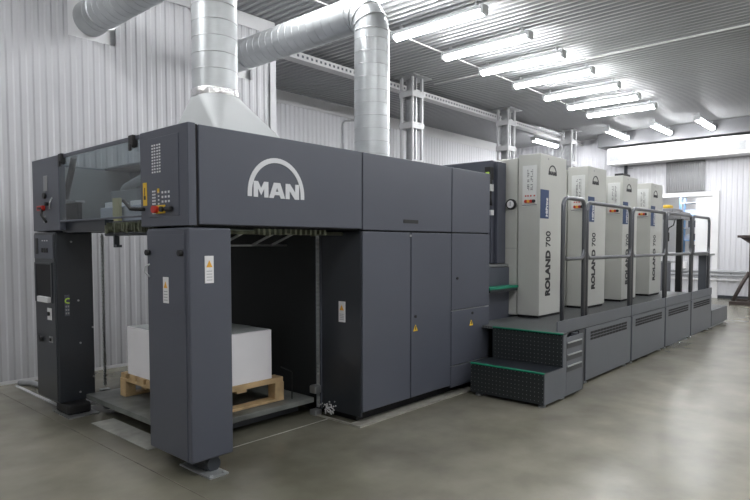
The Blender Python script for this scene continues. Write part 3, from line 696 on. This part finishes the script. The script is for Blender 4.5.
# steps
t = thing('steps', 'two dark studded steps with green nosings leading onto the walkway', 'steps', (5.4, 2.8, 0))
lo = obj('lower_riser', B().box(5.0, 5.012, YL+.01, YR, .03, .315), 'riser', t)
obj('lower_tread', B().box(5.0, 5.40, YL+.005, YR, .305, .320), 'press_dk', t)
up = obj('upper_riser', B().box(5.385, 5.397, YL+.01, YR-.02, .32, .635), 'riser', t)
obj('upper_tread', B().box(5.385, 5.50, YL+.005, 3.30, .62, .642), 'deck', t)
obj('nosing', B().box(4.992, 5.02, YL+.005, YR, .312, .326), 'green', t, bevel=.003, label='green nosing strip')
obj('nosing', B().box(5.378, 5.40, YL+.005, YR-.02, .632, .646), 'green', t, bevel=.003, label='green nosing strip')
obj('side_panel', B().prism([(5.0, .03), (5.455, .03), (5.455, .625), (5.385, .63), (5.385, .315), (5.0, .315)], 1, YL, YL+.01), 'plat', t)
for xx, yy in ((5.05, 2.45), (5.05, 3.12), (5.45, 2.45)):
    b = B(); cyl(b.bm, (xx, yy, 0), (xx, yy, .06), .014, n=10); cyl(b.bm, (xx, yy, 0), (xx, yy, .012), .035, n=14); obj('levelling_foot', b, 'galv', t)

# ------------------------------------------------------------------ railings
SP = [(5.66, 6.18), (6.25, 7.60), (7.67, 9.02), (9.09, 10.41), (10.48, 11.56)]
wh = ['shortest one, at the top of the steps', 'second from the steps', 'third from the steps', 'fourth from the steps', 'at the far end of the walkway']
for k, (x0, x1) in enumerate(SP):
    t = thing('railing', 'grey tube railing section with rounded corners, '+wh[k], 'railing', ((x0+x1)/2, YP+.05, ZP), 'tube railings along the walkway')
    y = YP+.035; zt = 1.965 if k == 0 else 1.945
    obj('frame', B().tube(rounded([(x0, y, ZP), (x0, y, zt), (x1, y, zt), (x1, y, ZP)], .11), .0225, n=12), 'rail', t)
    obj('mid_rail', B().tube(rounded([(x0+.0, y, 1.46), (x0+.01, y, 1.35), (x1-.01, y, 1.35), (x1, y, 1.46)], .09), .021, n=12), 'rail', t)
    for x in (x0, x1): obj('socket', B().cyl((x, y, ZP), (x, y, ZP+.09), .031, n=12), 'press_dk', t)

# ------------------------------------------------------------------ printing units
TX = [6.40, 7.78, 9.09, 10.40]; TW = [.70, .64, .64, .62]
pos = ['nearest, beside the steps', 'second from the steps', 'third from the steps', 'farthest back']
for k, x in enumerate(TX):
    zt = 2.55-.012*k
    t = thing('printing_unit', 'tall cream printing unit tower with vertical black lettering, '+pos[k], 'printing unit', (x+.35, 4.3, ZP), 'cream printing unit towers')
    tw = obj('operator_tower', B().box(x, x+TW[k], 3.16, 3.44, ZP+.03, zt), 'cream', t, bevel=.008, seg=3)
    obj('toe_gap', B().box(x+.02, x+TW[k]-.02, 3.18, 3.44, ZP, ZP+.03), 'gap', t)
    obj('unit_body', B().box(x+.005, x+.98, 3.455, 5.85, ZP+.02, zt-.03), 'cream', t, bevel=.008)
    obj('base_frame', B().box(x+.01, x+1.27, 3.56, 5.84, 0, ZP+.02), 'press', t)
    obj('panel_joint', B().box(x-.001, x+.02, 3.455, 3.80, 1.448, 1.454), 'grille', t)
    pnl = obj('control_panel', B().box(x-.006, x, 3.20, 3.385, 1.945, 2.42), 'cream_panel', tw, bevel=.003)
    b = B(); rr = random.Random(k)
    for j in range(13):
        for yy, h in ((3.315, .010), (3.302, .007), (3.272, .012), (3.255, .006)):
            if rr.random() < .8: b.box(x-.009, x-.006, yy-h/2, yy+h/2, 2.13+j*.019, 2.13+j*.019+.009)
    obj('printed_symbols', b, 'press_dk', pnl)['kind'] = 'stuff'
    b = B()
    for j, yy in enumerate((3.34, 3.31, 3.275, 3.23)): b.box(x-.012, x-.006, yy-.008, yy+.008, 2.055, 2.071)
    obj('small_button', b, 'red', pnl)
    for yy, mm in ((3.33, 'red'), (3.30, 'orange'), (3.265, 'red'), (3.235, 'black')):
        b = B(); cyl(b.bm, (x-.006, yy, 2.0), (x-.03, yy, 2.0), .019, n=14); obj('stop_button', b, mm, pnl)
    obj('panel_edge', B().box(x-.008, x-.005, 3.20, 3.385, 1.953, 1.96), 'press', pnl)
    lg = logo(x+TW[k]-.495, 2.318-.012*k, .215, 3.16, 'ink', tw)
    bl = obj('blue_label', B().box(x+.004, x+.215, 3.155, 3.16, 1.80, 2.135), 'blue', tw)
    # words run upwards
    m_ = Matrix.Translation((x+.185, 3.153, 1.825)) @ Matrix(((0, -1, 0, 0), (0, 0, -1, 0), (1, 0, 0, 0), (0, 0, 0, 1)))
    text('HiPrint', .072, m_, 'white', bl, bold=.002, xs=1.05)
    m_ = Matrix.Translation((x+.275, 3.158, .885)) @ Matrix(((0, -1, 0, 0), (0, 0, -1, 0), (1, 0, 0, 0), (0, 0, 0, 1)))
    a = text('ROLAND', .165, m_, 'ink', tw, bold=.009, xs=.80)
    m_ = Matrix.Translation((x+.275, 3.158, 1.468)) @ Matrix(((0, -1, 0, 0), (0, 0, -1, 0), (1, 0, 0, 0), (0, 0, 0, 1)))
    text('700', .17, m_, 'ink', tw, bold=.003, xs=.75)
    if k:
        obj('junction_box', B().box(x-.05, x-.001, 3.5, 3.62, .85, .95), 'grille', t, bevel=.005)
        obj('grab_rail', B().cyl((x-.03, 3.5, .9), (x-.03, 3.5, 2.0), .012, n=8), 'cream', t)
    b = B(); cyl(b.bm, (x+.2, 3.158, zt-.05), (x+.2, 3.161, zt-.05), .012, n=10); obj('screw_cap', b, 'grille', tw)
    if k == 2: obj('cap_box', B().box(x+.03, x+.35, 3.18, 3.3, zt, zt+.035), 'ink', t)
    if k == 0:
        b = B(); cyl(b.bm, (x+.005, 3.525, 1.975), (x-.035, 3.525, 1.975), .062, n=28); gg = obj('pressure_gauge', b, 'black', t)
        b = B(); cyl(b.bm, (x-.034, 3.525, 1.975), (x-.038, 3.525, 1.975), .045, n=28); obj('dial', b, 'white', gg)
        obj('needle', B().box(x-.041, x-.038, 3.522, 3.528, 1.955, 2.005), 'ink', gg)
    # ink unit cover bridging to the next tower
    obj('bridge_cover', B().box(x+.98, x+(1.27 if k < 3 else 1.3), 3.7, 5.85, ZP+.02, 1.55), 'grille', t, bevel=.005)
# grey guard between the delivery and the first unit
t = thing('guard_cover', 'dark grey upright guard cover between delivery and nearest cream tower', 'guard', (6.2, 4.5, 0))
obj('upper_cover', B().box(6.15, 6.395, 3.65, 5.8, 1.27, 2.49), 'press', t, bevel=.012, seg=3)
obj('edge_trim', B().box(6.2, 6.39, 3.60, 3.65, 1.27, 2.47), 'press', t, bevel=.004)
obj('ledge', B().box(5.9, 6.395, 3.56, 3.62, 1.235, 1.262), 'steel', t)
obj('lower_cover', B().box(5.9, 6.395, 3.545, 5.8, 0, 1.225), 'press', t, bevel=.008)
b = B(); b.tube([(6.12, 3.66, 2.35), (6.10, 3.64, 2.2), (6.12, 3.66, 2.05), (6.11, 3.64, 1.95)], .022, n=8).box(6.07, 6.15, 3.63, 3.70, 2.25, 2.4); obj('hose', b, 'black', t)
obj('hose_clip', B().box(6.08, 6.14, 3.62, 3.67, 2.12, 2.2), 'cream_panel', t)
obj('hose_clip', B().box(6.09, 6.15, 3.62, 3.66, 1.84, 1.9), 'white', t)
obj('hose_clip', B().box(6.055, 6.07, 3.64, 3.68, 2.3, 2.34), 'green_led', t)
t = thing('access_step', 'small bracket step with green tread beside the nearest cream tower', 'step', (6.0, 3.5, .95))
obj('tread', B().box(5.74, 6.395, 3.42, 3.545, .985, 1.012), 'green', t, bevel=.004)
obj('bracket', B().box(5.76, 6.39, 3.43, 3.545, .955, .985), 'press_dk', t)

# feeder end of the press
t = thing('feeder_head', 'grey feeder head on black upright beyond the farthest cream tower', 'feeder', (12.1, 3.3, ZP))
obj('upright', B().box(12.0, 12.1, 3.09, 3.19, .6, 1.97), 'black', t)
obj('head', B().box(11.95, 12.6, 3.10, 3.42, 1.96, 2.10).box(11.95, 12.6, 3.24, 3.42, 2.10, 2.17), 'curtain', t, bevel=.012)
obj('cover', B().box(11.95, 12.2, 3.30, 3.42, 2.17, 2.235), 'yellow', t, bevel=.02, seg=3, label='small yellow cover')
obj('cable', B().tube([(11.96, 3.2, 1.97), (11.93, 3.22, 1.85), (11.93, 3.3, 1.80), (11.93, 3.32, 1.7)], .012, n=8), 'black', t)
obj('pendant', B().box(11.9, 11.96, 3.29, 3.36, 1.55, 1.72), 'black', t, bevel=.01)
obj('frame', B().box(12.1, 13.6, 3.7, 5.7, .0, 1.15), 'press', t, bevel=.01)
obj('cross_bar', B().box(12.02, 12.05, 3.19, 3.9, 1.15, 1.18), 'steel', t)
t = thing('control_post', 'grey control post with yellow label at the far end of the railing', 'control post', (11.75, 2.55, ZP))
obj('body', B().box(11.60, 11.9, YP+.075, YP+.2, ZP, 1.30), 'plat', t, bevel=.008)
obj('cap', B().box(11.45, 12.0, YP+.03, YP+.24, 1.30, 1.33), 'steel', t, bevel=.004)
obj('hazard_label', B().box(11.66, 11.80, YP+.07, YP+.075, 1.0, 1.09), 'yellow', t)
obj('lamp', B().box(11.68, 11.74, YP+.06, YP+.075, 1.13, 1.18), 'red', t)

# ------------------------------------------------------------------ far wall fittings
t = thing('air_duct', 'white rectangular air duct running along the top of the far wall', 'duct', (XF-.35, 2.5, 3.95))
obj('body', B().box(XF-.66, XF-.1, -3.5, 6.42, 3.86, 4.34), 'duct_white', t, bevel=.008)
obj('end_section', B().box(XF-.66, XF-.1, 6.43, 6.72, 3.86, 4.34), 'duct_white', t, bevel=.008)
for yy in (5.7, 3.95, 2.2): obj('flange', B().box(XF-.67, XF-.09, yy-.015, yy+.015, 3.85, 4.35), 'duct_white', t)
for y0, y1 in ((6.34, 6.64), (3.15, 3.46), (.3, .62)):
    g_ = obj('vent_grille', B().box(XF-.675, XF-.66, y0-.02, y1+.02, 3.94, 4.21), 'duct_white', t, bevel=.003)
    obj('grille_mesh', B().box(XF-.678, XF-.674, y0, y1, 3.96, 4.19), 'grille', g_)
    b = B()
    for j in range(7): b.box(XF-.686, XF-.678, y0, y1, 3.975+j*.03, 3.98+j*.03)
    obj('slat', b, 'flash', g_)['kind'] = 'stuff'
for yy in (5.5, 3.0, .5): obj('hanger', B().box(XF-.5, XF-.46, yy-.01, yy+.01, 4.34, 4.42), 'steel', t)
obj('cable_bracket', B().box(XF-.2, XF-.12, 6.3, 6.38, 3.45, 3.9).box(XF-.2, XF-.18, 6.12, 6.3, 3.76, 3.77), 'press_dk', t)
b = B()
for q in range(16): b.box(XF-.12, XF-.02, YS+.5+q, YS+.53+q, .62, .76)
b.cyl((XF-.12, YS+.1, .74), (XF-.12, 9.9, .74), .035, n=10).cyl((XF-.13, YS+.1, .64), (XF-.13, 9.9, .64), .03, n=10)
tag(obj('heating_pipe', b, 'grille'), 'pair of dark grey pipes along the far wall below the opening', 'pipe')
tag(obj('wall_ledge', B().box(XF-.12, XF-.03, YS+.1, 9.9, .50, .545), 'duct_white'), 'white ledge strip along the far wall under the pipes', 'ledge')
tag(obj('wall_box', B().box(XF-.14, XF-.04, 4.62, 4.78, .80, 1.0), 'duct_white', bevel=.008), 'small white box on the far wall under the window opening', 'box')
# brown steel stand at the right edge
X0, Y0 = 17.2, 2.80
t = thing('steel_stand', 'rusty brown steel stand near the far wall at the right edge', 'stand', (X0, Y0, 0))
obj('post', B().box(X0-.06, X0+.06, Y0-.07, Y0+.07, .1, 1.66), 'rust', t)
obj('top_arm', B().prism([(Y0-.6, 1.66), (Y0+.32, 1.66), (Y0+.32, 1.72), (Y0-.6, 1.72)], 0, X0-.15, X0+.15).prism([(Y0+.06, 1.5), (Y0+.28, 1.66), (Y0+.06, 1.66)], 0, X0-.03, X0+.03), 'rust', t, label='flat head of the stand')
obj('base', B().box(X0-.5, X0-.4, Y0-.5, Y0+.4, 0, .09).box(X0+.4, X0+.5, Y0-.5, Y0+.4, 0, .09).box(X0-.4, X0+.4, Y0-.05, Y0+.05, .01, .1), 'rust', t)
b = B(); b.tube([(X0-.25, Y0+.36, .09), (X0-.02, Y0+.22, .5), (X0, Y0+.07, .80)], .045, n=6); obj('brace', b, 'rust', t)
obj('cross_beam', B().box(X0-.02, X0+.02, Y0-.6, Y0-.07, .75, .83), 'rust', t)
b = B(); cyl(b.bm, (X0-.08, Y0-.3, .16), (X0+.08, Y0-.3, .16), .10, n=18); obj('wheel', b, 'black', t)

# ------------------------------------------------------------------ light, camera
w = bpy.data.worlds.new('hall'); sc.world = w; w.use_nodes = True
w.node_tree.nodes['Background'].inputs[0].default_value = (.6, .62, .65, 1); w.node_tree.nodes['Background'].inputs[1].default_value = .3

a = math.radians(41.8); p = math.radians(2.7)
F = Vector((math.cos(a)*math.cos(p), math.sin(a)*math.cos(p), -math.sin(p))); Rv = Vector((math.sin(a), -math.cos(a), 0)); U = Rv.cross(F)
cam = bpy.data.cameras.new('camera'); co = bpy.data.objects.new('camera', cam); C.objects.link(co)
co.matrix_world = Matrix(((Rv.x, U.x, -F.x, 0), (Rv.y, U.y, -F.y, 0), (Rv.z, U.z, -F.z, 1.5), (0, 0, 0, 1)))
cam.sensor_width = 36; cam.lens = 592/750*36; cam.shift_y = 22/750; cam.clip_start = .05; cam.clip_end = 100
sc.camera = co
vs = sc.view_settings; vs.view_transform = 'Standard'; vs.look = 'None'; vs.gamma = 1; vs.exposure = 0.55; vs.use_curve_mapping = False
